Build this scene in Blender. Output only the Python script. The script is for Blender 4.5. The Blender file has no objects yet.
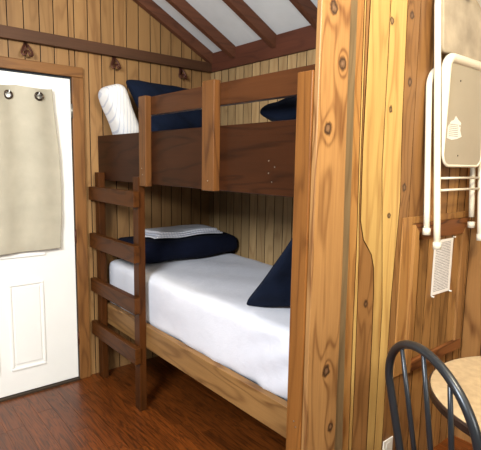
import bpy, bmesh, math, random
from mathutils import Vector, Matrix
random.seed(7)
C = bpy.context.scene.collection
PI = math.pi

# ---------------------------------------------------------------- camera
def make_camera():
    f, yaw, pit, rol = 468.35, 39.531, 7.506, 0.985
    y, q, r = map(math.radians, (yaw, pit, rol))
    F = Vector((math.sin(y)*math.cos(q), math.cos(y)*math.cos(q), -math.sin(q)))
    R = Vector((math.cos(y), -math.sin(y), 0)); U = R.cross(F)
    R2 = R*math.cos(r) + U*math.sin(r); U2 = -R*math.sin(r) + U*math.cos(r)
    cd = bpy.data.cameras.new('camera'); co = bpy.data.objects.new('camera', cd); C.objects.link(co)
    m = Matrix((R2, U2, -F)).transposed().to_4x4(); m.translation = Vector((-2.217, -3.099, 1.513))
    co.matrix_world = m
    cd.sensor_fit = 'HORIZONTAL'; cd.sensor_width = 36; cd.lens = 36*f/481; cd.clip_start = .02
    bpy.context.scene.camera = co
make_camera()

# ---------------------------------------------------------------- light
W = bpy.data.worlds.new('world'); bpy.context.scene.world = W; W.use_nodes = True
bg = W.node_tree.nodes['Background']; bg.inputs[0].default_value = (.86, .93, 1, 1); bg.inputs[1].default_value = .035
def area(name, loc, target, size, power, color):
    l = bpy.data.lights.new(name, 'AREA'); l.shape = 'RECTANGLE'; l.size, l.size_y = size
    l.energy = power; l.color = color
    o = bpy.data.objects.new(name, l); C.objects.link(o); o.location = loc
    d = Vector(target) - Vector(loc); o.rotation_euler = d.to_track_quat('-Z', 'Y').to_euler()
    return o
area('window_daylight', (-3.25, -2.5, 2.4), (-.8, -1.1, .8), (.9, .8), 84, (.90, .95, 1))
area('rear_window_daylight', (-1.9, -5.6, 2.1), (-1.0, 0, 1.3), (1.4, 1.0), 45, (1, .97, .9))
lp = bpy.data.lights.new('ceiling_lamp_bulb', 'POINT'); lp.energy = 78; lp.color = (1, .87, .62); lp.shadow_soft_size = .12
lo = bpy.data.objects.new('ceiling_lamp_bulb', lp); C.objects.link(lo); lo.location = (-1.15, -3.05, 2.45)

sc = bpy.context.scene
sc.view_settings.view_transform = 'Standard'; sc.view_settings.look = 'None'
sc.view_settings.gamma = 1; sc.view_settings.exposure = 0.7
sc.view_settings.use_curve_mapping = False

# ---------------------------------------------------------------- materials
VAL = .66
def lin(c):
    return tuple(((v/255)/12.92 if v/255 <= .04045 else ((v/255+.055)/1.055)**2.4) for v in c) + (1,)
class NT:
    def __init__(s, name):
        s.m = bpy.data.materials.new(name); s.m.use_nodes = True
        s.t = s.m.node_tree; s.b = s.t.nodes['Principled BSDF']
    def n(s, typ, **kw):
        nd = s.t.nodes.new(typ)
        for k, v in kw.items(): setattr(nd, k, v)
        return nd
    def l(s, a, b): s.t.links.new(a, b)
    def math(s, op, a, b=None, clamp=False):
        nd = s.n('ShaderNodeMath', operation=op, use_clamp=clamp)
        for i, v in enumerate((a, b)):
            if v is None: continue
            if isinstance(v, (int, float)): nd.inputs[i].default_value = v
            else: s.l(v, nd.inputs[i])
        return nd.outputs[0]
    def vmath(s, op, a, b=None):
        nd = s.n('ShaderNodeVectorMath', operation=op)
        for i, v in enumerate((a, b)):
            if v is None: continue
            if isinstance(v, (tuple, list)): nd.inputs[i].default_value = v
            else: s.l(v, nd.inputs[i])
        return nd.outputs[1] if op in ('LENGTH', 'DISTANCE', 'DOT_PRODUCT') else nd.outputs[0]
    def mix(s, f, a, b, mode='MIX'):
        nd = s.n('ShaderNodeMix', data_type='RGBA', blend_type=mode)
        for i, v in ((0, f), (6, a), (7, b)):
            if isinstance(v, (int, float)): nd.inputs[i].default_value = v
            elif isinstance(v, tuple): nd.inputs[i].default_value = v
            else: s.l(v, nd.inputs[i])
        return nd.outputs[2]
    def ramp(s, f, stops):
        nd = s.n('ShaderNodeValToRGB'); s.l(f, nd.inputs[0]); e = nd.color_ramp.elements
        while len(e) < len(stops): e.new(.5)
        for el, (p, c) in zip(e, stops):
            el.position = p; el.color = c if isinstance(c, tuple) else (c, c, c, 1)
        return nd.outputs[0]
    def noise(s, vec, scale, detail=3, dist=0, rough=.5):
        nd = s.n('ShaderNodeTexNoise'); s.l(vec, nd.inputs['Vector'])
        nd.inputs['Scale'].default_value = scale; nd.inputs['Detail'].default_value = detail
        nd.inputs['Distortion'].default_value = dist; nd.inputs['Roughness'].default_value = rough
        return nd.outputs[0]
    def bump(s, h, strength=.3, dist=.002):
        nd = s.n('ShaderNodeBump'); nd.inputs['Strength'].default_value = strength; nd.inputs['Distance'].default_value = dist
        s.l(h, nd.inputs['Height']); s.l(nd.outputs[0], s.b.inputs['Normal'])

def wood(name, light, dark, axis='Z', ring=.55, K=26, fine=.5, knots=.5, var=.25, rough=.45, freq=1.0, knot_list=(), warm=None, spec=.3, blotch=.35, sat=.97):
    N = NT(name)
    tc = N.n('ShaderNodeTexCoord').outputs['Object']
    isl = N.n('ShaderNodeNewGeometry').outputs['Random Per Island']
    offs = N.n('ShaderNodeCombineXYZ')
    for i, k in enumerate((37.0, 53.0, 71.0)): N.l(N.math('MULTIPLY', isl, k), offs.inputs[i])
    ax = 'XYZ'.index(axis)
    p = N.vmath('ADD', tc, offs.outputs[0])
    def sc(across, along):
        v = [across]*3; v[ax] = along; return N.vmath('MULTIPLY', p, tuple(v))
    kmask = None; kbump = None
    if knots:
        v = N.n('ShaderNodeTexVoronoi'); N.l(sc(3.6, 1.5), v.inputs['Vector']); v.inputs['Scale'].default_value = 1.0
        kd = v.outputs['Distance']
        kmask = N.ramp(kd, [(0, 1.0), (.05*knots, .9), (.09*knots, .35), (.16*knots, 0.0)])
        kbump = N.ramp(kd, [(0, 1.0), (.30, 0.0)])
    n1 = N.noise(sc(2.6*freq, .33*freq), 2.2, 2.5, .35)
    if kbump is not None: n1 = N.math('ADD', n1, N.math('MULTIPLY', kbump, .16))
    for (kx, kz, kr) in knot_list:
        d = N.vmath('SUBTRACT', tc, (kx, 0, kz)); d = N.vmath('MULTIPLY', d, (1, 0, .62)); ln = N.vmath('LENGTH', d)
        n1 = N.math('ADD', n1, N.math('MULTIPLY', N.math('POWER', 2.718, N.math('MULTIPLY', ln, -22.0)), kr*13-.10))
    s1 = N.math('ADD', N.math('MULTIPLY', N.math('SINE', N.math('MULTIPLY', n1, float(K*2.4))), .5), .5)
    s1 = N.math('MULTIPLY', N.math('POWER', s1, 4.5), N.math('ADD', N.math('MULTIPLY', N.noise(sc(40, 1.5), 1.0, 3), 1.6), .15))
    f1 = N.noise(sc(95, 2.2), 1.0, 4, 0, .7)
    f1 = N.ramp(f1, [(.35, 0.0), (.7, 1.0)])
    b1 = N.ramp(N.noise(sc(3.2, .8), 1.6, 4, .8), [(.32, 0.0), (.72, 1.0)])
    L, D = lin(light), lin(dark)
    fac = N.math('ADD', N.math('MULTIPLY', s1, ring), N.math('MULTIPLY', f1, fine*.45), True)
    fac = N.math('ADD', fac, N.math('MULTIPLY', b1, blotch), True)
    col = N.mix(fac, L, D)
    kc = (D[0]*.22, D[1]*.16, D[2]*.14, 1)
    if kmask is not None: col = N.mix(N.math('MULTIPLY', kmask, .85), col, kc)
    for (kx, kz, kr) in knot_list:
        d = N.vmath('SUBTRACT', tc, (kx, 0, kz)); d = N.vmath('MULTIPLY', d, (1, 0, .85)); ln = N.vmath('LENGTH', d)
        ln = N.math('ADD', ln, N.math('MULTIPLY', N.math('SUBTRACT', N.noise(tc, 45, 3), .5), .022))
        a = N.math('DIVIDE', ln, kr)
        mk = N.ramp(a, [(0, .85), (.35, .8), (.55, 1.0), (.72, .85), (1.0, 0.0)])
        cc = N.ramp(a, [(0, lin((140, 112, 92))), (.3, lin((118, 88, 66))), (.52, lin((58, 38, 26))), (.95, lin((120, 76, 42)))])
        col = N.mix(mk, col, cc)
    vv = N.math('ADD', N.math('MULTIPLY', isl, var*2), 1-var)
    hs = N.n('ShaderNodeHueSaturation'); N.l(col, hs.inputs['Color']); N.l(N.math('MULTIPLY', vv, VAL), hs.inputs['Value']); hs.inputs['Hue'].default_value = .503; hs.inputs['Saturation'].default_value = sat
    N.l(hs.outputs[0], N.b.inputs['Base Color'])
    N.b.inputs['Roughness'].default_value = rough; N.b.inputs['Specular IOR Level'].default_value = spec
    N.bump(fac, .25, .0012)
    return N.m

def plain(name, c, rough=.5, metal=0, noise_amt=.06, nscale=8, bump=0, bscale=200, spec=.5):
    N = NT(name); tc = N.n('ShaderNodeTexCoord').outputs['Object']
    f = N.noise(tc, nscale, 4)
    c = lin(c); d = tuple(v*(1-noise_amt*2.5) for v in c[:3])+(1,)
    N.l(N.mix(N.ramp(f, [(.3, 0.0), (.7, 1.0)]), c, d), N.b.inputs['Base Color'])
    N.b.inputs['Roughness'].default_value = rough; N.b.inputs['Metallic'].default_value = metal
    N.b.inputs['Specular IOR Level'].default_value = spec
    if bump: N.bump(N.noise(tc, bscale, 3), bump, .001)
    return N.m

def fabric(name, c, scale=500, rough=.9, amt=.12, wr=.0, stripes=None, sheen=0):
    N = NT(name); tc = N.n('ShaderNodeTexCoord').outputs['Object']
    w = N.noise(tc, scale, 2); big = N.noise(tc, 9, 4)
    c = lin(c); d = tuple(v*(1-amt*2) for v in c[:3])+(1,)
    col = N.mix(N.ramp(big, [(.3, 0.0), (.7, 1.0)]), c, d)
    col = N.mix(N.math('MULTIPLY', w, amt), col, d)
    if stripes:
        wv = N.n('ShaderNodeTexWave'); wv.bands_direction = 'X'; N.l(tc, wv.inputs[0]); wv.inputs['Scale'].default_value = 14; wv.inputs['Distortion'].default_value = 1.2
        col = N.mix(N.math('MULTIPLY', N.ramp(wv.outputs[1], [(.82, 0.0), (.95, 1.0)]), .5), col, lin(stripes))
    N.l(col, N.b.inputs['Base Color']); N.b.inputs['Roughness'].default_value = rough
    N.b.inputs['Specular IOR Level'].default_value = .15
    h = N.math('ADD', N.math('MULTIPLY', w, .15), N.math('MULTIPLY', N.noise(tc, 14, 4, .6), wr))
    N.bump(h, .6, .01 if wr else .001)
    return N.m

M = {}
M['wall_z'] = wood('door wall boards', (188, 140, 86), (128, 84, 46), 'Z', fine=.3, ring=.3, knots=.45, var=.13, rough=.42, K=20)
M['bunk_wall'] = wood('bunk wall boards', (206, 168, 116), (138, 96, 56), 'Z', fine=.25, ring=.32, knots=.55, var=.2, rough=.5, K=20)
M['casing_z'] = wood('casing wood upright', (164, 108, 54), (102, 60, 26), 'Z', ring=.4, knots=.5, var=.06)
M['casing_x'] = wood('casing wood level', (164, 108, 54), (102, 60, 26), 'X', ring=.4, knots=.6, var=.06)
M['beam_x'] = wood('brown beam wood', (102, 64, 40), (60, 35, 22), 'X', ring=.2, knots=.35, var=.05, rough=.55)
M['beam_y'] = wood('brown plate wood', (112, 58, 38), (68, 34, 22), 'Y', ring=.25, knots=0, var=.05, rough=.55)
M['rafter'] = wood('rafter wood', (128, 74, 48), (76, 40, 25), 'X', ring=.3, knots=.3, var=.08, rough=.55)
M['side'] = wood('dark side board wood', (70, 36, 18), (38, 18, 8), 'Y', ring=.45, knots=0, sat=1.0, spec=.12, var=.05, rough=.42)
M['guard'] = wood('guard rail wood', (98, 56, 30), (60, 31, 15), 'Y', sat=1.0, spec=.15, ring=.4, knots=0, var=.05, rough=.42)
M['post'] = wood('stained post wood', (130, 80, 36), (72, 38, 15), 'Z', spec=.2, ring=.45, knots=.4, var=.06, rough=.4)
M['endpost'] = wood('orange end post wood', (160, 100, 42), (100, 56, 21), 'Z', spec=.2, ring=.35, knots=0, var=.04, rough=.4)
M['ladder_z'] = wood('ladder rail wood', (96, 53, 25), (50, 25, 10), 'Z', sat=1.02, spec=.12, ring=.3, knots=.3, var=.06, rough=.45)
M['ladder_y'] = wood('ladder rung wood', (102, 58, 27), (54, 27, 11), 'Y', sat=1.02, spec=.12, ring=.4, knots=.3, var=.12, rough=.45)
M['rail'] = wood('raw bed rail wood', (176, 128, 72), (112, 70, 32), 'Y', ring=.5, knots=.8, var=.05, rough=.5)
M['pale'] = wood('pale sapwood boards', (232, 190, 112), (172, 118, 58), 'Z', blotch=.14, ring=.4, knots=0, var=.08, rough=.36, K=22, freq=.8, fine=.7, knot_list=[(-.50, 2.09, .016), (-.475, 1.745, .015), (-.44, 1.30, .014)])
M['honey'] = wood('honey pine boards', (196, 142, 78), (134, 82, 38), 'Z', ring=.5, knots=.6, var=.10, rough=.38)
KH = [(-.345, 1.872, .020), (-.36, 2.14, .02), (-.335, 1.42, .02), (-.575, .93, .018)]
M['heart'] = wood('brown heartwood boards', (176, 124, 70), (112, 68, 32), 'Z', ring=.5, knots=.4, var=.14, rough=.4, blotch=.22, knot_list=KH)
M['hatch_planks'] = wood('hatch plank wood', (186, 134, 74), (98, 58, 26), 'Z', ring=.4, knots=.7, var=.28, rough=.4)
M['grey_edge'] = wood('weathered grey edge', (150, 124, 88), (92, 72, 48), 'Z', ring=.3, knots=0, var=.05, rough=.6)
M['red_x'] = wood('reddish rail wood', (160, 96, 50), (84, 40, 16), 'X', ring=.7, knots=0, var=.05, rough=.4)
KN = [(-.888, 2.055, .026), (-.827, 1.875, .027), (-.892, 1.641, .025), (-.845, .715, .026), (-.805, .467, .018)]
M['trimpost'] = wood('knotty trim board', (196, 144, 86), (118, 70, 34), 'Z', ring=.55, knots=0, var=.02, rough=.4, K=30, blotch=.16, freq=.8, fine=.7, knot_list=KN)
M['ceiling'] = plain('white ceiling panel', (234, 235, 232), .7, noise_amt=.03, bump=.1)
M['door_white'] = plain('white painted door', (240, 239, 234), .35, noise_amt=.02, nscale=3)
M['curtain'] = fabric('beige curtain cloth', (184, 176, 156), 350, .9, .08, .25)
M['navy'] = fabric('navy cloth', (13, 18, 36), 600, .95, .15, .5)
M['navy2'] = fabric('dusty navy cloth', (15, 24, 42), 600, .95, .15, .5)
M['sheet'] = fabric('white sheet cloth', (216, 217, 224), 700, .85, .02, .5)
M['pillow_white'] = fabric('striped white cloth', (228, 226, 222), 700, .85, .03, .6, stripes=(150, 156, 178))
M['towel'] = fabric('white folded linen cloth', (225, 224, 228), 300, .95, .05, .8, stripes=(150, 160, 185))
M['metal_white'] = plain('ivory painted metal', (222, 215, 196), .32, noise_amt=.02, spec=.5)
M['metal_beige'] = plain('grey beige painted metal', (168, 160, 142), .45, noise_amt=.03)
M['pad'] = fabric('worn beige upholstery', (188, 174, 152), 260, .9, .2, .25)
M['rubber'] = plain('ivory rubber', (212, 206, 190), .6)
M['chair_metal'] = plain('dark grey metallic paint', (50, 53, 57), .3, metal=.5, noise_amt=.05)
M['chair_seat'] = wood('dark seat wood', (84, 60, 44), (52, 36, 26), 'Y', knots=0)
M['table_top'] = plain('tan speckled laminate', (178, 156, 124), .4, noise_amt=.10, nscale=40)
M['dark_edge'] = plain('dark brown edging', (44, 30, 24), .4)
M['iron'] = plain('rusted iron', (96, 54, 40), .4, metal=.5, noise_amt=.2, nscale=60)
M['steel'] = plain('dull steel', (150, 145, 135), .35, metal=.8)
M['grommet'] = plain('dark bronze', (60, 48, 40), .3, metal=.7)
M['outlet'] = plain('white plastic', (236, 234, 226), .3, noise_amt=.01)
M['dark'] = plain('dark seam shade', (26, 17, 11), .9, spec=.05)  # shade inside the wall board gaps, put into the colour
M['shade_grime'] = plain('brown seam shade and grime', (78, 50, 26), .9, spec=.05)  # shadow and dirt of the narrow joints, painted as one brown
M['sticker'] = plain('white paper sticker', (236, 234, 224), .7)
M['print'] = plain('faint grey print', (150, 150, 146), .7)
M['pin'] = plain('clear push pin plastic', (225, 222, 215), .2)
M['thresh'] = plain('dark threshold metal', (70, 58, 46), .4, metal=.4)
M['core'] = fabric('mattress ticking', (196, 200, 212), 400)

def floor_mat():
    N = NT('red brown plank floor'); tc = N.n('ShaderNodeTexCoord').outputs['Object']
    isl = N.n('ShaderNodeNewGeometry').outputs['Random Per Island']
    o = N.n('ShaderNodeCombineXYZ'); N.l(N.math('MULTIPLY', isl, 31.), o.inputs[0]); N.l(N.math('MULTIPLY', isl, 57.), o.inputs[1])
    p = N.vmath('ADD', tc, o.outputs[0])
    n1 = N.noise(N.vmath('MULTIPLY', p, (15, 1.2, 1)), 2.0, 3, .6)
    s = N.math('POWER', N.math('ADD', N.math('MULTIPLY', N.math('SINE', N.math('MULTIPLY', n1, 42.)), .5), .5), 1.5)
    f = N.ramp(N.noise(N.vmath('MULTIPLY', p, (120, 3, 1)), 1, 4), [(.35, 0.), (.65, 1.)])
    fac = N.math('ADD', N.math('MULTIPLY', s, .5), N.math('MULTIPLY', f, .35), True)
    col = N.mix(fac, lin((118, 60, 20)), lin((30, 13, 5)))
    hs = N.n('ShaderNodeHueSaturation'); N.l(col, hs.inputs['Color'])
    N.l(N.math('ADD', N.math('MULTIPLY', isl, .3), .80), hs.inputs['Value'])
    N.l(hs.outputs[0], N.b.inputs['Base Color']); N.b.inputs['Roughness'].default_value = .34
    N.b.inputs['Specular IOR Level'].default_value = .45
    N.bump(fac, .3, .001); return N.m
M['floor'] = floor_mat()

def paper_mat():
    N = NT('printed notice paper'); tc = N.n('ShaderNodeTexCoord').outputs['Object']
    sp = N.n('ShaderNodeSeparateXYZ'); N.l(tc, sp.inputs[0])
    z = sp.outputs[2]; x = sp.outputs[0]
    ln = N.math('FRACT', N.math('MULTIPLY', z, 120.))
    row = N.math('LESS_THAN', ln, .5)
    wn = N.noise(N.vmath('MULTIPLY', tc, (260, 1, 120)), 1, 2)
    words = N.math('GREATER_THAN', wn, .42)
    inx = N.math('MULTIPLY', N.math('GREATER_THAN', x, .018), N.math('LESS_THAN', x, .165))
    inz = N.math('MULTIPLY', N.math('GREATER_THAN', z, .015), N.math('LESS_THAN', z, .262))
    m = N.math('MULTIPLY', N.math('MULTIPLY', row, words), N.math('MULTIPLY', inx, inz))
    N.l(N.mix(N.math('MULTIPLY', m, .75), lin((232, 230, 226)), lin((70, 74, 92))), N.b.inputs['Base Color'])
    N.b.inputs['Roughness'].default_value = .6
    return N.m
M['paper'] = paper_mat()

# ---------------------------------------------------------------- mesh helpers
def box(bm, a, b):
    vs = [bm.verts.new((x, y, z)) for z in (a[2], b[2]) for y in (a[1], b[1]) for x in (a[0], b[0])]
    for f in ((0, 2, 3, 1), (4, 5, 7, 6), (0, 1, 5, 4), (2, 6, 7, 3), (0, 4, 6, 2), (1, 3, 7, 5)):
        bm.faces.new([vs[i] for i in f])
    return vs
def BX(*ab):
    bm = bmesh.new()
    for a, b in ab: box(bm, [min(p) for p in zip(a, b)], [max(p) for p in zip(a, b)])
    return bm
def prism(bm, pts, d):      # closed polygon pts (3D), extruded by vector d
    a = [bm.verts.new(p) for p in pts]; b = [bm.verts.new(Vector(p)+Vector(d)) for p in pts]
    n = len(pts)
    fs = [bm.faces.new(a), bm.faces.new(b[::-1])]
    for i in range(n): fs.append(bm.faces.new((a[i], b[i], b[(i+1) % n], a[(i+1) % n])))
    bmesh.ops.recalc_face_normals(bm, faces=fs)
def tube(bm, pts, r, n=12, closed=False, flat=None):
    pts = [Vector(p) for p in pts]; m = len(pts); rings = []
    up = None
    for i, p in enumerate(pts):
        if closed: t = pts[(i+1) % m]-pts[i-1]
        else: t = pts[min(i+1, m-1)]-pts[max(i-1, 0)]
        t.normalize()
        if up is None:
            up = Vector((0, 1, 0)) if abs(t.y) < .9 else Vector((1, 0, 0))
        up = (up - t*up.dot(t)).normalized(); s = t.cross(up)
        rr = r[i] if isinstance(r, (list, tuple)) else r
        rings.append([bm.verts.new(p+up*rr*math.cos(k*2*PI/n)*(flat or 1)+s*rr*math.sin(k*2*PI/n)) for k in range(n)])
    fs = []
    for i in range(m if closed else m-1):
        A, B = rings[i], rings[(i+1) % m]
        for k in range(n): fs.append(bm.faces.new((A[k], A[(k+1) % n], B[(k+1) % n], B[k])))
    if not closed: fs += [bm.faces.new(rings[0][::-1]), bm.faces.new(rings[-1])]
    bmesh.ops.recalc_face_normals(bm, faces=fs)
    for f in fs: f.smooth = True
def TB(pts, r, n=12, closed=False, flat=None):
    bm = bmesh.new(); tube(bm, pts, r, n, closed, flat); return bm
def lathe(bm, prof, c, n=48):
    rings = [[bm.verts.new((c[0]+r*math.cos(k*2*PI/n), c[1]+r*math.sin(k*2*PI/n), c[2]+z)) for k in range(n)] for r, z in prof]
    fs = []
    for A, B in zip(rings, rings[1:]):
        for k in range(n): fs.append(bm.faces.new((A[k], A[(k+1) % n], B[(k+1) % n], B[k])))
    fs += [bm.faces.new(rings[0][::-1]), bm.faces.new(rings[-1])]
    bmesh.ops.recalc_face_normals(bm, faces=fs)
def obj(name, bm, mat, parent=None, bevel=0, origin='base', smooth=False):
    me = bpy.data.meshes.new(name)
    mats = mat if isinstance(mat, list) else [mat]
    if smooth:
        for f in bm.faces: f.smooth = True
    if parent is not None: off = Vector(parent['_w'])
    elif origin == 'base':
        xs = [v.co for v in bm.verts]
        off = Vector(((min(v.x for v in xs)+max(v.x for v in xs))/2, (min(v.y for v in xs)+max(v.y for v in xs))/2, min(v.z for v in xs)))
    elif origin == 'zero': off = Vector((0, 0, 0))
    else: off = Vector(origin)
    for v in bm.verts: v.co -= off
    bm.to_mesh(me); bm.free()
    for m in mats: me.materials.append(m)
    o = bpy.data.objects.new(name, me); C.objects.link(o)
    o['_w'] = tuple(off)
    if parent is not None: o.parent = parent
    else: o.location = off
    if bevel:
        b = o.modifiers.new('bevel', 'BEVEL'); b.width = bevel; b.segments = 2; b.limit_method = 'ANGLE'; b.angle_limit = math.radians(40)
    return o
def tag(o, label, cat, group=None, kind=None):
    o['label'] = label; o['category'] = cat
    if group: o['group'] = group
    if kind: o['kind'] = kind
    return o
def thing(name, loc, label, cat, group=None):
    o = bpy.data.objects.new(name, None); C.objects.link(o); o.location = loc; o['_w'] = tuple(loc); o.empty_display_size = .1
    return tag(o, label, cat, group)
def struct(name, bm, mat, **kw):
    kw.setdefault('origin', 'zero')
    o = obj(name, bm, mat, **kw); o['kind'] = 'structure'; return o

# ================================================================ setting
def backing(bm, idx, *boxes):
    n0 = len(bm.faces)
    for a, b in boxes: box(bm, a, b)
    bm.faces.ensure_lookup_table()
    for f in bm.faces[n0:]: f.material_index = idx  # backing coloured dark to paint the shade behind the gaps
def shaded_dirty_seams(bm, idx, only=None):      # paints gap shadow and dirt onto the board edges
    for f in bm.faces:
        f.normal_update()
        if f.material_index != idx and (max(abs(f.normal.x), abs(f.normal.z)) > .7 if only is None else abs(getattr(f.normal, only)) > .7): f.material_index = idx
# floor: planks running towards the door wall
bm = bmesh.new(); x = -4.6; rr = random.Random(3)
while x < .35:
    w = .095; y = -5.9 - rr.random()
    while y < .0:
        L = .7+rr.random()*.7; y2 = min(y+L, 0.02)
        box(bm, (x+.0006, y+.0006, -.02), (min(x+w, .36)-.0006, y2-.0006, 0)); y = y2
        if y >= .02: break
    x += w
struct('floor', bm, M['floor'])

# door wall (far wall) boards, left open where the door stands
def boards(bm, u0, u1, w, z0, z1, mk, jitter=.12, gap=.0045, rnd=random.Random(5)):
    u = u0
    while u < u1-1e-4:
        ww = w*(1+(rnd.random()-.5)*jitter); v = min(u+ww, u1)
        if u1-v < .03: v = u1
        mk(u+gap/2, v-gap/2, z0(u), z1(u, v)); u = v
ridge_x = -2.2
def ceil_z(x): return 2.36 + .516*(-x) if x > ridge_x else 2.36+.516*(-ridge_x) - .516*(ridge_x-x)
bm = bmesh.new()
def mk(a, b, z0, z1):
    za, zb = ceil_z(a), ceil_z(b)
    prism(bm, [(a, .012, z0), (b, .012, z0), (b, .012, zb), (a, .012, za)], (0, .02, 0))
boards(bm, -1.06, .02, .088, lambda u: 0, lambda u, v: 0, mk)
boards(bm, -2.06, -1.06, .088, lambda u: 2.045, lambda u, v: 0, mk)
boards(bm, -4.3, -2.06, .088, lambda u: 0, lambda u, v: 0, mk)
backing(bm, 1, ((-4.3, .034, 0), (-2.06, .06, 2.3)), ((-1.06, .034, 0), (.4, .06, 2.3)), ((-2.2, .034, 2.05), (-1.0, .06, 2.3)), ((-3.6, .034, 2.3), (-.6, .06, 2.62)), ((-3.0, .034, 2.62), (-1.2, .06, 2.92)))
shaded_dirty_seams(bm, 1)
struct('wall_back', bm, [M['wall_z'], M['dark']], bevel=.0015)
# wall behind the bunk
bm = bmesh.new()
def mk(a, b, z0, z1): box(bm, (.015, a, 0), (.035, b, 2.30))
boards(bm, -1.90, .012, .088, lambda u: 0, lambda u, v: 0, mk, rnd=random.Random(11))
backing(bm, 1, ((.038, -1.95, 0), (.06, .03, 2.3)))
shaded_dirty_seams(bm, 1, 'y')
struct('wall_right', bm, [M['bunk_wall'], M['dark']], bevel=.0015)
# outer right wall past the partition
bm = bmesh.new()
def mk(a, b, z0, z1): box(bm, (.315, a, 0), (.335, b, 2.2))
boards(bm, -5.9, -1.93, .11, lambda u: 0, lambda u, v: 0, mk, rnd=random.Random(12))
struct('wall_front_right', bm, M['heart'], bevel=.0015)

# partition at the foot of the bunk: planks of different woods, one curved live edge
bm = bmesh.new()
YF, YB = -1.955, -1.91
def plank(path_l, path_r, mi):
    pts = [(x+.0012, YF, z) for x, z in path_l] + [(x-.0012, YF, z) for x, z in reversed(path_r)]
    n0 = len(bm.faces); prism(bm, pts, (0, .02, 0)); bm.faces.ensure_lookup_table()
    for f in bm.faces[n0:]: f.material_index = mi
def top(x): return 2.30 + .5*max(0, -x)
g = .002
live = [(-.512, 0), (-.516, .57), (-.519, .80), (-.525, .98), (-.534, 1.08), (-.556, 1.141), (-.590, 1.18), (-.617, 1.21), (-.643, 1.29), (-.652, 1.574), (-.650, 2.63)]
seam = [(-.637, 0), (-.657, .83), (-.659, 1.17), (-.664, 1.32), (-.672, 1.57), (-.700, 2.64)]
edge = [(-.685, 0), (-.716, .84), (-.720, 1.38), (-.746, 2.65)]
cream = [(-.618, 0), (-.628, .7), (-.640, 1.15), (-.652, 1.30), (-.660, 1.57), (-.685, 2.64)]
plank(edge, [(x-g, z) for x, z in seam], 1)
plank(seam, [(x-g, z) for x, z in cream], 0)
plank(cream, [(x-g, z) for x, z in live], 2)
plank([(x+g, z) for x, z in live], [(-.455, 0), (-.455, .9), (-.514, 1.5), (-.520, 2.58)], 0)
plank([(-.453, 0), (-.453, .9), (-.512, 1.5), (-.518, 2.58)], [(-.392, 0), (-.388, .92), (-.362, 1.36), (-.385, 1.71), (-.406, 2.55)], 0)
plank([(-.390, 0), (-.386, .92), (-.360, 1.36), (-.383, 1.71), (-.404, 2.55)], [(-.27, 0), (-.30, 2.45)], 2)
xs = [-.27, -.16, -.05, .06, .17, .25, .315]
for i, (a, b) in enumerate(zip(xs, xs[1:])):
    plank([(a+g, 0), (a+g-(.03 if i == 0 else 0), 2.3)], [(b-g, 0), (b-g, 2.3)], 2 if i % 2 == 0 else 1)
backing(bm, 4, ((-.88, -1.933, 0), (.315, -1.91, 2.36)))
shaded_dirty_seams(bm, 4)
struct('wall_partition', bm, [M['pale'], M['honey'], M['heart'], M['trimpost'], M['shade_grime']], bevel=.0008)
# knotty trim board on the partition's free end, with a weathered edge strip
bm = bmesh.new()
prism(bm, [(-.950, -1.977, 0), (-.768, -1.977, 0), (-.772, -1.977, 1.1), (-.790, -1.977, 1.8), (-.797, -1.977, 2.64), (-.950, -1.977, 2.72)], (0, .022, 0))
struct('trim_1', bm, M['trimpost'], bevel=.003)
bm = bmesh.new()
prism(bm, [(-.767, -1.967, 0), (-.692, -1.967, 0), (-.720, -1.967, .84), (-.726, -1.967, 1.38), (-.752, -1.967, 2.6), (-.796, -1.967, 2.64), (-.789, -1.967, 1.8), (-.771, -1.967, 1.1)], (0, .014, 0))
struct('trim_2', bm, M['grey_edge'], bevel=.004)

# ceiling slope panels and rafters
bm = bmesh.new()
def quad_slab(x0, x1, y0, y1, dz=0, t=.02):
    prism(bm, [(x0, y0, ceil_z(x0)+dz), (x1, y0, ceil_z(x1)+dz), (x1, y0, ceil_z(x1)+dz+t), (x0, y0, ceil_z(x0)+dz+t)], (0, y1-y0, 0))
quad_slab(ridge_x, .36, -5.9, .06); quad_slab(-4.6, ridge_x, -5.9, .06)
struct('ceiling', bm, M['ceiling'])
num = 20
for i in range(9):
    y = -.02 if i == 0 else -.30-.43*(i-1)
    for s_ in ((0, 1) if i < 5 else (0,)):
        x0, x1 = (ridge_x, .0) if s_ == 0 else (-4.6, ridge_x)
        bm = bmesh.new()
        prism(bm, [(x0, y-.022, ceil_z(x0)-.088), (x1, y-.022, ceil_z(x1)-.088), (x1, y-.022, ceil_z(x1)-.001), (x0, y-.022, ceil_z(x0)-.001)], (0, .044, 0))
        struct('trim_%d' % num, bm, M['rafter'], bevel=.003); num += 1      # a rafter
struct('trim_4', BX(((-.004, -1.93, 2.213), (.035, -.03, 2.355))), M['beam_y'], bevel=.003)
struct('trim_5', BX(((-4.3, -.030, 2.213), (.012, .011, 2.283))), M['beam_x'], bevel=.003)

# door casing
struct('trim_6', BX(((-1.092, -.014, 0), (-1.018, .011, 2.044))), M['casing_z'], bevel=.004)
struct('trim_7', BX(((-2.10, -.014, 2.045), (-1.018, .011, 2.110))), M['casing_x'], bevel=.004)
struct('trim_8', BX(((-2.10, -.014, 0), (-2.028, .011, 2.044))), M['casing_z'], bevel=.004)
struct('trim_9', BX(((-2.02, -.02, 0), (-1.10, .045, .014))), M['thresh'])

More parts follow.
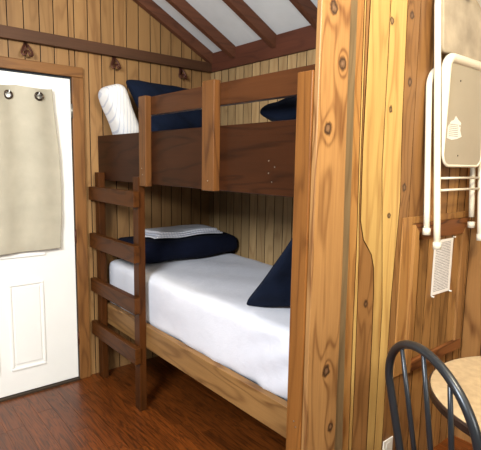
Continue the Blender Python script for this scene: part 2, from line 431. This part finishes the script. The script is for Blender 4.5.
# ---- door: slab with raised panels and a glazed insert
DX0, DX1 = -2.022, -1.100
def frame_loop(x0, x1, z0, z1, y, w, t):      # raised rectangular moulding
    return BX(((x0, y, z0), (x1, y-t, z0+w)), ((x0, y, z1-w), (x1, y-t, z1)), ((x0, y, z0+w), (x0+w, y-t, z1-w)), ((x1-w, y, z0+w), (x1, y-t, z1-w)))
door = struct('door_1', BX(((DX0, 0, .018), (DX1, .04, 2.030))), M['door_white'], bevel=.003)
door['_w'] = (0, 0, 0)
for (a, b) in ((-1.80, -1.59), (-1.525, -1.312)):
    obj('door_panel', BX(((a+.026, .001, .20+.012), (b-.026, -.007, .712))), M['door_white'], door, bevel=.006)
    obj('panel_moulding', frame_loop(a, b, .172, .742, .001, .018, .010), M['door_white'], door, bevel=.005)
obj('window_frame', frame_loop(-1.832, -1.293, .905, 1.90, .001, .035, .012), M['door_white'], door, bevel=.004)
gl = NT('door glass'); gl.b.inputs['Base Color'].default_value = (.75, .82, .86, 1); gl.b.inputs['Roughness'].default_value = .08
obj('window_pane', BX(((-1.797, .001, .94), (-1.328, -.004, 1.865))), gl.m, door)
for z in (1.83, 1.01, .30):
    obj('hinge', TB([(-1.096, -.008, z-.045), (-1.096, -.008, z+.045)], .0065, 10), M['steel'] if z > 1.5 else M['iron'], door)
bm = bmesh.new(); lathe(bm, [(.012, 0), (.012, .03), (.03, .04), (.032, .06), (.02, .07)], (0, 0, 0), 24)
for v in bm.verts: v.co = Vector((v.co.x-1.96, -v.co.z, v.co.y+.96))
obj('door_knob', bm, M['steel'], door, smooth=True)

# ---- curtain with metal eyelets
def curtain():
    NX, NZ = 150, 170; x0, x1, z0, z1 = -1.915, -1.205, .945, 1.955
    holes = [(-1.31, 1.897), (-1.478, 1.893), (-1.62, 1.893), (-1.775, 1.893)]
    bm = bmesh.new(); G = []
    for j in range(NZ+1):
        v = j/NZ; row = []
        for i in range(NX+1):
            u = i/NX
            edge = x1 + .018*math.sin(PI*min(1, v*1.15)) - .020*v**3
            x = x0 + (edge-x0)*u
            z = z0+(z1-z0)*v + .014*(1-u)*(1-v) - (.028*(1-v))*(1-u) - .012*abs(math.sin(u*9))*v**6
            fold = .018*math.sin(u*20+.7)*(.35+.65*v) + .010*math.sin(u*7.5+2+v*1.2)
            y = -.038 + fold*.8 + .003*math.sin(v*31+u*5)*(1-v)
            row.append(bm.verts.new((x, min(y, -.017), z)))
        G.append(row)
    for j in range(NZ):
        for i in range(NX):
            c = (G[j][i].co+G[j+1][i+1].co)/2
            if any((c.x-hx)**2+(c.z-hz)**2 < .0185**2 for hx, hz in holes): continue
            bm.faces.new((G[j][i], G[j][i+1], G[j+1][i+1], G[j+1][i]))
    t = thing('curtain', (-1.56, -.03, .93), 'beige cloth curtain with metal eyelets hanging over the window of the white door', 'curtain')
    # hem band at the foot, double cloth
    o = obj('curtain_cloth', bm, M['curtain'], t, smooth=True)
    s = o.modifiers.new('solid', 'SOLIDIFY'); s.thickness = .0015
    for hx, hz in holes:
        u = (hx+1.915)/.71
        y = -.038+(.018*math.sin(u*20+.7)*1+.010*math.sin(u*7.5+3.2))*.8; y = min(y, -.017)
        pts = [(hx+.0215*math.cos(a*PI/12), y, hz+.0215*math.sin(a*PI/12)) for a in range(24)]
        obj('eyelet', TB(pts, .0062, 8, True), M['grommet'], t)
    return holes
for hx, hz in curtain():
    obj('curtain_hook', TB([(hx, .004, hz+.008), (hx, -.03, hz+.008), (hx, -.055, hz+.010), (hx, -.062, hz+.022)], .003, 8), M['door_white'], door)

# ---- iron coat hooks under the beam
def coat_hook(x, z, label):
    t = thing('coat_hook', (x, .012, z), label, 'hook', 'iron hooks on the door wall')
    obj('back_plate', BX(((x-.011, .012, z-.012), (x+.011, .006, z+.038))), M['iron'], t, bevel=.003)
    for s in (-1, 1):
        pts = [(x+s*.004, .002, z+.034), (x+s*.010, -.010, z+.022), (x+s*.020, -.018, z+.002), (x+s*.029, -.024, z-.018),
               (x+s*.031, -.030, z-.032), (x+s*.024, -.034, z-.041), (x+s*.014, -.036, z-.039), (x+s*.008, -.034, z-.026), (x+s*.006, -.028, z-.012)]
        obj('prong', TB(pts, [.0065]*8+[.007], 10), M['iron'], t)
coat_hook(-1.362, 2.172, 'rusty double coat hook above the white door')
coat_hook(-.797, 2.174, 'rusty double coat hook above the striped white pillow')
coat_hook(-.265, 2.176, 'rusty double coat hook nearest the corner under the rafters')

# ================================================================ bunk bed
F = -.92
bunk = thing('bunk_bed', (-.46, -.95, 0), 'built-in brown wooden bunk bed standing between the plank walls', 'bed')
P = lambda n, bm, m, b=.003: obj(n, bm, M[m], bunk, bevel=b)
P('side_board', BX(((F, -1.885, 1.386), (F+.038, .008, 1.680))), 'side')
P('guard_rail', BX(((F, -1.955, 1.770), (F+.038, -.66, 1.869))), 'guard')
P('guard_post', BX(((F-.038, -.735, 1.374), (F, -.657, 1.872))), 'post')
P('guard_post', BX(((F-.038, -1.372, 1.384), (F, -1.280, 1.880))), 'post')
P('corner_post', BX(((F-.038, -1.954, 0), (F, -1.880, 1.840))), 'endpost')
P('bed_rail', BX(((F, -1.887, .394), (F+.038, .008, .531))), 'rail')
P('platform', BX(((F+.04, -1.90, .44), (.012, .008, .475))), 'side')
P('platform', BX(((F+.04, -1.90, 1.40), (.012, .008, 1.43))), 'side')
for (y, z) in ((-1.72, 1.44), (-1.70, 1.475), (-1.735, 1.50), (-1.70, 1.525), (-.70, 1.44), (-.69, 1.475), (-1.33, 1.43), (-1.92, .52), (-1.93, .50)):
    x = F if -1.8 < y < -1.6 else F-.038
    bm = bmesh.new(); lathe(bm, [(.0035, -.001), (.003, .0015)], (0, 0, 0), 8)
    for v in bm.verts: v.co = Vector((x-v.co.z, y+v.co.x, z+v.co.y))
    obj('screw', bm, M['steel'], bunk)

# ladder
lad = thing('ladder', (-.96, -.35, 0), 'dark wooden ladder with four rungs standing against the bunk front', 'ladder')
for y0 in (-.100, -.656):
    obj('side_rail', BX(((-.965, y0, 0), (-.922, y0+.068, 1.437 if y0 > -.2 else 1.425))), M['ladder_z'], lad, bevel=.003)
for z0, z1 in ((1.252, 1.345), (.928, 1.030), (.622, .718), (.312, .412)):
    bm = bmesh.new()
    prism(bm, [(-1.003, -.048, z0+.012), (-1.003, -.03, z0-.001), (-.9655, -.03, z0-.001), (-.9655, -.03, z1-.004), (-1.003, -.03, z1-.004)][0:0] or
          [(-1.003, -.672, z0), (-1.003, -.012, z0), (-1.003, -.012, z1-.004), (-1.003, -.672, z1)], (.0375, 0, 0))
    obj('rung', bm, M['ladder_y'], lad, bevel=.004)

# ================================================================ bedding
def soft_box(x0, x1, y0, y1, z0, z1, r, nx=44, ny=90, wr=.004, seed=0, bulge=.0):
    bm = bmesh.new(); rnd = random.Random(seed)
    bmesh.ops.create_cube(bm, size=1)
    bmesh.ops.subdivide_edges(bm, edges=bm.edges[:], cuts=23, use_grid_fill=True)
    ph = [rnd.random()*6.28 for _ in range(8)]
    sx, sy, sz = x1-x0, y1-y0, z1-z0; c = Vector(((x0+x1)/2, (y0+y1)/2, (z0+z1)/2))
    for v in bm.verts:
        # denser sampling towards the borders
        q = Vector([math.copysign((1-(1-abs(t*2))**1.6)/2, t) for t in v.co])
        p = Vector((q.x*sx, q.y*sy, q.z*sz))
        inn = Vector((max(-sx/2+r, min(sx/2-r, p.x)), max(-sy/2+r, min(sy/2-r, p.y)), max(-sz/2+r, min(sz/2-r, p.z))))
        d = p-inn
        if d.length > 1e-6:
            m = max(abs(d.x), abs(d.y), abs(d.z)); p = inn + d.normalized()*m
        n = (p-inn).normalized() if (p-inn).length > 1e-6 else Vector((0, 0, 0))
        w = p + c
        h = wr*(math.sin(w.y*9+w.x*14+ph[0])+math.sin(w.y*23-w.x*9+w.z*12+ph[1])*.6+math.sin(w.y*41+w.x*31+ph[2])*.3+math.sin(w.z*27+w.y*6+ph[3])*.6)
        p += n*(h + bulge*(1-(2*p.y/sy)**2))
        v.co = p+c
    for f in bm.faces: f.smooth = True
    return bm
mt = thing('mattress', (-.44, -.93, .476), 'mattress with a white sheet on the lower bunk', 'mattress', 'bunk mattresses')
obj('mattress_core', BX(((-.835, -1.86, .478), (-.04, -.04, .78))), M['core'], mt, bevel=.03)
def lower_sheet():
    bm = soft_box(-.885, .004, -1.90, .002, .50, .828, .055, wr=.0035, seed=2)
    # drape creases gathering at the foot corner
    for v in bm.verts:
        p = v.co
        if p.x < -.83 and p.z < .80:
            k = math.exp(-((p.y+1.72)/.22)**2)
            p.x -= .013*k*math.sin((p.z-.5)*44+(p.y+1.7)*26)
            p.x -= .005*math.sin(p.y*31+p.z*8)+.003*math.sin(p.y*57-p.z*19)
        if p.z < .56 and p.x < -.8: p.x += .0
    return bm
o = obj('fitted_sheet', lower_sheet(), M['sheet'], mt, smooth=True)
mt2 = thing('mattress', (-.44, -.93, 1.431), 'mattress on the upper bunk, mostly hidden behind the dark side board', 'mattress', 'bunk mattresses')
obj('mattress_core', BX(((-.835, -1.86, 1.432), (-.04, -.04, 1.59))), M['core'], mt2, bevel=.03)
obj('fitted_sheet', soft_box(-.875, .004, -1.895, .002, 1.45, 1.625, .05, wr=.002, seed=4), M['sheet'], mt2, smooth=True)

def pillow(name, A, B, D, Cc, th, mat, label, cat='pillow', group=None, n=34, wr=.008, seed=1, ear=.05, pw=.5):
    """corners A,B,D,Cc in ring order; th = full thickness"""
    A, B, D, Cc = map(Vector, (A, B, D, Cc)); rnd = random.Random(seed); ph = [rnd.random()*6 for _ in range(6)]
    nrm = ((B-A).cross(Cc-A)).normalized(); bm = bmesh.new(); top_, bot = {}, {}
    for j in range(n+1):
        for i in range(n+1):
            u, v = i/n, j/n
            uu, vv = (1-math.cos(PI*u))/2, (1-math.cos(PI*v))/2
            su, sv = 2*uu-1, 2*vv-1
            # borders drawn in towards the middle so that the corners stand out a little
            au = su*(1-ear*(1-sv*sv)*abs(su)**2 - 0*ear); av = sv*(1-ear*(1-su*su)*abs(sv)**2)
            k = max(abs(au), abs(av))
            # slightly rounded corners
            rr = (abs(au)**16+abs(av)**16)**(1/16)
            if rr > 1e-6: f = k/rr; au *= f; av *= f
            a, b = (au+1)/2, (av+1)/2
            p = A*(1-a)*(1-b)+B*a*(1-b)+D*a*b+Cc*(1-a)*b
            h = th/2*(max(0, (1-su**2)*(1-sv**2)))**(pw*.62)
            w = wr*(math.sin(a*13+b*5+ph[0])+math.sin(a*5-b*17+ph[1])*.7+math.sin(a*27+b*21+ph[2])*.4)*(h/(th/2))
            w2 = wr*(math.sin(a*11-b*7+ph[3])+math.sin(a*6+b*15+ph[4])*.7)*(h/(th/2))
            if i in (0, n) or j in (0, n):
                top_[i, j] = bot[i, j] = bm.verts.new(p)
            else:
                top_[i, j] = bm.verts.new(p+nrm*(h+w)); bot[i, j] = bm.verts.new(p-nrm*(h+w2))
    for j in range(n):
        for i in range(n):
            bm.faces.new((top_[i, j], top_[i+1, j], top_[i+1, j+1], top_[i, j+1]))
            q = [bot[i, j], bot[i, j+1], bot[i+1, j+1], bot[i+1, j]]
            bm.faces.new(q)
    for f in bm.faces: f.smooth = True
    o = obj(name, bm, mat, smooth=True)
    return tag(o, label, cat, group)

def standing_pillow():
    bm = soft_box(-.068, .068, -.09, .09, -.172, .172, .05, wr=.004, seed=13, bulge=.006)
    m = Matrix.Translation((-.826, -.130, 1.832)) @ Matrix.Rotation(math.radians(-21), 4, 'Y') @ Matrix.Rotation(math.radians(6), 4, 'Z')
    for v in bm.verts: v.co = m @ v.co
    return bm
tag(obj('pillow', standing_pillow(), M['pillow_white'], smooth=True), 'white striped pillow standing tilted at the head of the upper bunk', 'pillow', 'pillows on the bunk bed')
pillow('pillow', (-.665, -.32, 1.64), (-.12, -.32, 1.64), (-.18, -.10, 2.045), (-.785, -.12, 2.055), .15, M['navy2'],
       'large navy pillow leaning on the door wall beside the striped white pillow', seed=3, group='pillows on the bunk bed')
pillow('pillow', (-.78, -1.84, 1.745), (-.20, -1.84, 1.745), (-.22, -1.46, 1.745), (-.78, -1.46, 1.745), .15, M['navy2'],
       'navy pillow lying at the foot of the upper bunk near the knotty post', seed=5, group='pillows on the bunk bed')
def folded_navy():
    bm = soft_box(-.84, .006, -.42, -.01, .846, .985, .058, wr=.005, seed=9)
    return bm
tag(obj('blanket', folded_navy(), M['navy'], smooth=True), 'thick folded navy blanket lying across the head of the lower bunk', 'blanket')
pillow('pillow', (-.81, -1.425, .832), (-.42, -1.82, .862), (-.42, -1.86, 1.25), (-.82, -1.80, 1.27), .10, M['navy2'],
       'navy pillow propped against the foot end of the lower bunk', seed=6, ear=.04, group='pillows on the bunk bed')
# folded linen on the blanket
def folded_linen():
    bm = bmesh.new(); rnd = random.Random(4)
    for k in range(3):
        n0 = len(bm.verts)
        b2 = soft_box(-.68+.03*k, -.10-.02*k, -.33+.01*k, -.05, .988+.013*k, 1.0+.013*k, .006, wr=.0016, seed=20+k)
        me = bpy.data.meshes.new('tmp'); b2.to_mesh(me); b2.free(); bm.from_mesh(me); bpy.data.meshes.remove(me)
    for v in bm.verts:
        v.co.z += .006*math.sin(v.co.x*17)*math.sin(v.co.y*20+1)+.004
    return bm
tag(obj('folded_sheet', folded_linen(), M['towel'], smooth=True), 'folded white patterned sheet lying on the navy blanket of the lower bunk', 'bed sheet')

# ================================================================ wall hatch, notice, outlet
ht = thing('wall_hatch', (-.02, -1.957, .53), 'framed plank hatch panel on the partition beside the right wall', 'hatch')
H = lambda n, bm, m, b=.002: obj(n, bm, M[m], ht, bevel=b)
H('outer_frame', BX(((-.340, -1.956, .535), (-.262, -1.964, 1.284)), ((-.262, -1.956, 1.252), (.30, -1.964, 1.284))), 'honey')
bm = bmesh.new(); prism(bm, [(-.262, -1.956, .535), (-.225, -1.956, .535), (-.225, -1.956, 1.215), (-.262, -1.956, 1.250)], (0, -.024, 0)); H('frame_stile', bm, 'honey')
bm = bmesh.new(); prism(bm, [(-.257, -1.956, 1.251), (-.18, -1.956, 1.172), (.21, -1.956, 1.172), (.275, -1.956, 1.251)], (0, -.020, 0)); H('frame_rail', bm, 'red_x')
bm = bmesh.new(); prism(bm, [(.275, -1.956, .535), (.275, -1.956, 1.249), (.215, -1.956, 1.172), (.215, -1.956, .585)], (0, -.020, 0)); H('frame_stile', bm, 'heart')
bm = bmesh.new(); prism(bm, [(-.224, -1.956, .535), (.275, -1.956, .535), (.275, -1.956, .590), (-.224, -1.956, .590)], (0, -.024, 0)); H('frame_rail', bm, 'red_x')
bm = bmesh.new()
for a, b in ((-.223, -.187), (-.183, -.112), (-.108, -.032), (-.028, .048), (.052, .128), (.132, .213)):
    box(bm, (a, -1.964, .591), (b, -1.9588, 1.171))
for f in bm.faces:
    f.normal_update()
    if abs(f.normal.x) > .7: f.material_index = 1  # plank edges painted with the shadow and dirt of the joints
o = H('plank_panel', bm, 'hatch_planks', .0008); o.data.materials.append(M['shade_grime'])
obj('panel_backing', BX(((-.224, -1.9585, .591), (.214, -1.9565, 1.171))), M['shade_grime'], ht)  # backing in the same painted joint shade

nt = obj('paper_notice', BX(((-.060, -1.968, .880), (.128, -1.967, 1.156))), M['paper'], origin=(-.060, -1.9675, .880))
tag(nt, 'white sheet of small print pinned to the plank hatch', 'notice')
for x, z, w in ((.125, 1.160, 'upper right corner'), (-.055, 1.158, 'upper left corner'), (.124, .878, 'lower right corner'), (-.050, .876, 'lower left corner')):
    bm = bmesh.new(); lathe(bm, [(.005, 0), (.0032, .003), (.003, .008), (.0052, .010), (.005, .012)], (0, 0, 0), 12)
    for v in bm.verts: v.co = Vector((x+v.co.x, -1.9685-v.co.z, z+v.co.y))
    tag(obj('push_pin', bm, M['pin'], smooth=True), 'clear push pin at the %s of the paper notice' % w, 'pin', 'pins of the paper notice')
ou = obj('outlet_cover', BX(((-.385, -1.956, .118), (-.307, -1.961, .230))), M['outlet'], bevel=.002, origin=(0, 0, 0))
tag(ou, 'white electrical outlet cover low on the plank partition', 'outlet')
for z in (.152, .200):
    obj('socket', BX(((-.363, -1.961, z-.014), (-.329, -1.963, z+.014))), M['outlet'], ou, bevel=.004)

# ================================================================ folding chair hung on the wall
def arc(cx, cz, r, a0, a1, n=8): return [(cx+r*math.cos(math.radians(a0+(a1-a0)*i/n)), cz+r*math.sin(math.radians(a0+(a1-a0)*i/n))) for i in range(n+1)]
fc = thing('folding_chair', (0, -2.0, 1.16), 'ivory metal folding chair hanging folded on the plank partition', 'chair')
yb = lambda z: -1.980-(2.30-z)*.072
yl = lambda z: -1.974-(1.95-z)*.055 if z < 1.95 else -1.974
X = .216
pth = [(-X, 1.16)] + [(-X, 1.16+.1*i) for i in range(1, 10)] + [(-X, 2.12)] + arc(-X+.15, 2.20, .15, 180, 90) + arc(X-.15, 2.20, .15, 90, 0) + [(X, 2.15-.1*i) for i in range(0, 10)] + [(X, 1.16)]
obj('back_frame', TB([(x, yb(z), z) for x, z in pth], .0145, 14), M['metal_white'], fc)
X1 = .220
pth = [(-X1, 1.215)] + [(-X1, 1.215+.1*i) for i in range(1, 7)] + arc(-X1+.09, 1.86, .09, 180, 90) + arc(X1-.09, 1.86, .09, 90, 0) + [(X1, 1.86-.1*i) for i in range(1, 7)]
obj('leg_frame', TB([(x, yl(z)+.004, z) for x, z in pth], .0135, 14), M['metal_white'], fc)
for s in (-1, 1):
    obj('foot_cap', TB([(s*X, yb(1.15), 1.146), (s*X, yb(1.17), 1.178)], .0185, 16), M['rubber'], fc)
    obj('foot_cap', TB([(s*X1, yl(1.21)+.004, 1.205), (s*X1, yl(1.23)+.004, 1.236)], .0175, 16), M['rubber'], fc)
for z in (1.462, 1.408):
    obj('crossbar', TB([(-X, yb(z)+.002, z), (X, yb(z)+.002, z)], .0055, 10), M['metal_white'], fc)
def rrect(x0, x1, z0, z1, r, n=7):
    return arc(x1-r, z0+r, r, -90, 0, n)+arc(x1-r, z1-r, r, 0, 90, n)+arc(x0+r, z1-r, r, 90, 180, n)+arc(x0+r, z0+r, r, 180, 270, n)
ys = lambda z: -2.047+(z-1.52)*.030
bm = bmesh.new(); pts = rrect(-.185, .185, 1.522, 1.985, .05)
prism(bm, [(x, ys(z), z) for x, z in pts], (0, .014, 0))
seat = obj('seat', bm, M['metal_beige'], fc, bevel=.003)
loop = rrect(-.188, .188, 1.518, 1.99, .054)
obj('seat_rim', TB([(x, ys(z)+.003, z) for x, z in loop], [(.0065+.0145*max(0, min(1, (z-1.56)/.35))) for x, z in loop], 12, True), M['metal_white'], fc)
# torn maker's label under the seat with faint rows of print
bm = bmesh.new()
lab = [(-.163, 1.640), (-.12, 1.634), (-.07, 1.641), (-.028, 1.652), (-.045, 1.68), (-.040, 1.715), (-.070, 1.728), (-.090, 1.742), (-.104, 1.724), (-.132, 1.716), (-.160, 1.690)]
prism(bm, [(x, ys(z)-.0005, z) for x, z in lab], (0, -.001, 0)); lb = obj('label_sticker', bm, M['sticker'], seat)
bm = bmesh.new()
for k in range(7):
    z = 1.650+k*.0085; box(bm, (-.150, ys(z)-.0020, z), (-.066, ys(z)-.0014, z+.003))
obj('print_rows', bm, M['print'], lb)
for x, z in ((-.05, 1.70), (-.055, 1.565), (-.06, 1.90)):
    obj('rivet', TB([(x, ys(z)+.002, z), (x, ys(z)-.002, z)], .004, 8), M['dark_edge'], seat)
bm = bmesh.new(); pts = rrect(-.196, .196, 2.012, 2.338, .03)
prism(bm, [(x, yb(z)-.014, z) for x, z in pts], (0, .034, 0))
pd = obj('backrest', bm, M['pad'], fc, bevel=.012)
pd.modifiers['bevel'].segments = 4

# ================================================================ bistro table and hoop-back chair
tb = thing('round_table', (-.49, -2.64, 0), 'small round table with a tan top and dark edge beside the metal chair', 'table')
bm = bmesh.new(); lathe(bm, [(.365, .738), (.376, .742), (.376, .7505), (.372, .7515)], (-.49, -2.64, 0), 72); obj('tabletop', bm, M['table_top'], tb)
bm = bmesh.new(); lathe(bm, [(.33, .715), (.377, .717), (.384, .724), (.384, .744), (.380, .7495), (.3765, .7495)], (-.49, -2.64, 0), 72); obj('table_edge', bm, M['dark_edge'], tb)
bm = bmesh.new(); lathe(bm, [(.05, .03), (.045, .06), (.03, .12), (.03, .66), (.05, .70), (.12, .716)], (-.49, -2.64, 0), 32); obj('pedestal', bm, M['dark_edge'], tb)
for k in range(4):
    a = k*PI/2+.5
    obj('foot', TB([(-.48+.03*math.cos(a), -2.64+.03*math.sin(a), .08), (-.48+.18*math.cos(a), -2.64+.18*math.sin(a), .045), (-.48+.27*math.cos(a), -2.64+.27*math.sin(a), .017)], [.024, .02, .016], 10), M['dark_edge'], tb)

ccx, ccy, rot, Ht, a_, b_, tilt, kk = -.896, -2.471, 1.099, .981, .219, .196, .155, .808
lat = Vector((math.cos(rot), math.sin(rot), 0)); back = Vector((-math.sin(rot), math.cos(rot), 0))
def cp(u, v, d=0): return Vector((ccx, ccy, 0))+lat*u+back*((v-.45)*math.tan(tilt)+d)+Vector((0, 0, v))
mc = thing('metal_chair', (ccx, ccy, 0), 'dark grey metal chair with a curved hoop back at the round table', 'chair')
L0 = Ht-b_-.45; ss = [i/14 for i in range(1, 15)]
hp = [cp(a_-a_*(1-kk)*s, Ht-b_-L0*s) for s in reversed(ss)] + [cp(a_*math.cos(t*PI/40), Ht-b_+b_*math.sin(t*PI/40)) for t in range(41)] + [cp(-(a_-a_*(1-kk)*s), Ht-b_-L0*s) for s in ss]
obj('hoop_back', TB(hp, .0135, 16), M['chair_metal'], mc)
for ut, ub in ((.118, .085), (.0, .0), (-.118, -.085)):
    vt = Ht-b_+b_*math.sqrt(1-(ut/a_)**2)-.006
    obj('spindle', TB([cp(ub, .452), cp((ub+ut)/2, (vt+.45)/2), cp(ut, vt)], [.0075, .0085, .0065], 12), M['chair_metal'], mc)
bm = bmesh.new(); pts = []
for k in range(40):
    t = k*2*PI/40; u = .21*math.copysign(abs(math.cos(t))**.75, math.cos(t)); d = -.19+.205*math.copysign(abs(math.sin(t))**.75, math.sin(t))
    u *= 1+.08*(-d-.19)/.2
    pts.append(Vector((ccx, ccy, .425))+lat*u+back*d)
prism(bm, pts, (0, 0, .028)); obj('seat', bm, M['chair_seat'], mc, bevel=.008)
for su in (-1, 1):
    for d0, d1 in ((-.32, -.37), (-.05, .0)):
        p0 = Vector((ccx, ccy, .43))+lat*(su*.14)+back*d0; p1 = Vector((ccx, ccy, .005))+lat*(su*.20)+back*d1
        obj('leg', TB([p0, p1], [.013, .011], 12), M['chair_metal'], mc)
    obj('stretcher', TB([Vector((ccx, ccy, .2))+lat*(su*.172)+back*-.345, Vector((ccx, ccy, .2))+lat*(su*.172)+back*-.027], .007, 10), M['chair_metal'], mc)

for o in bpy.data.objects:
    if '_w' in o: del o['_w']
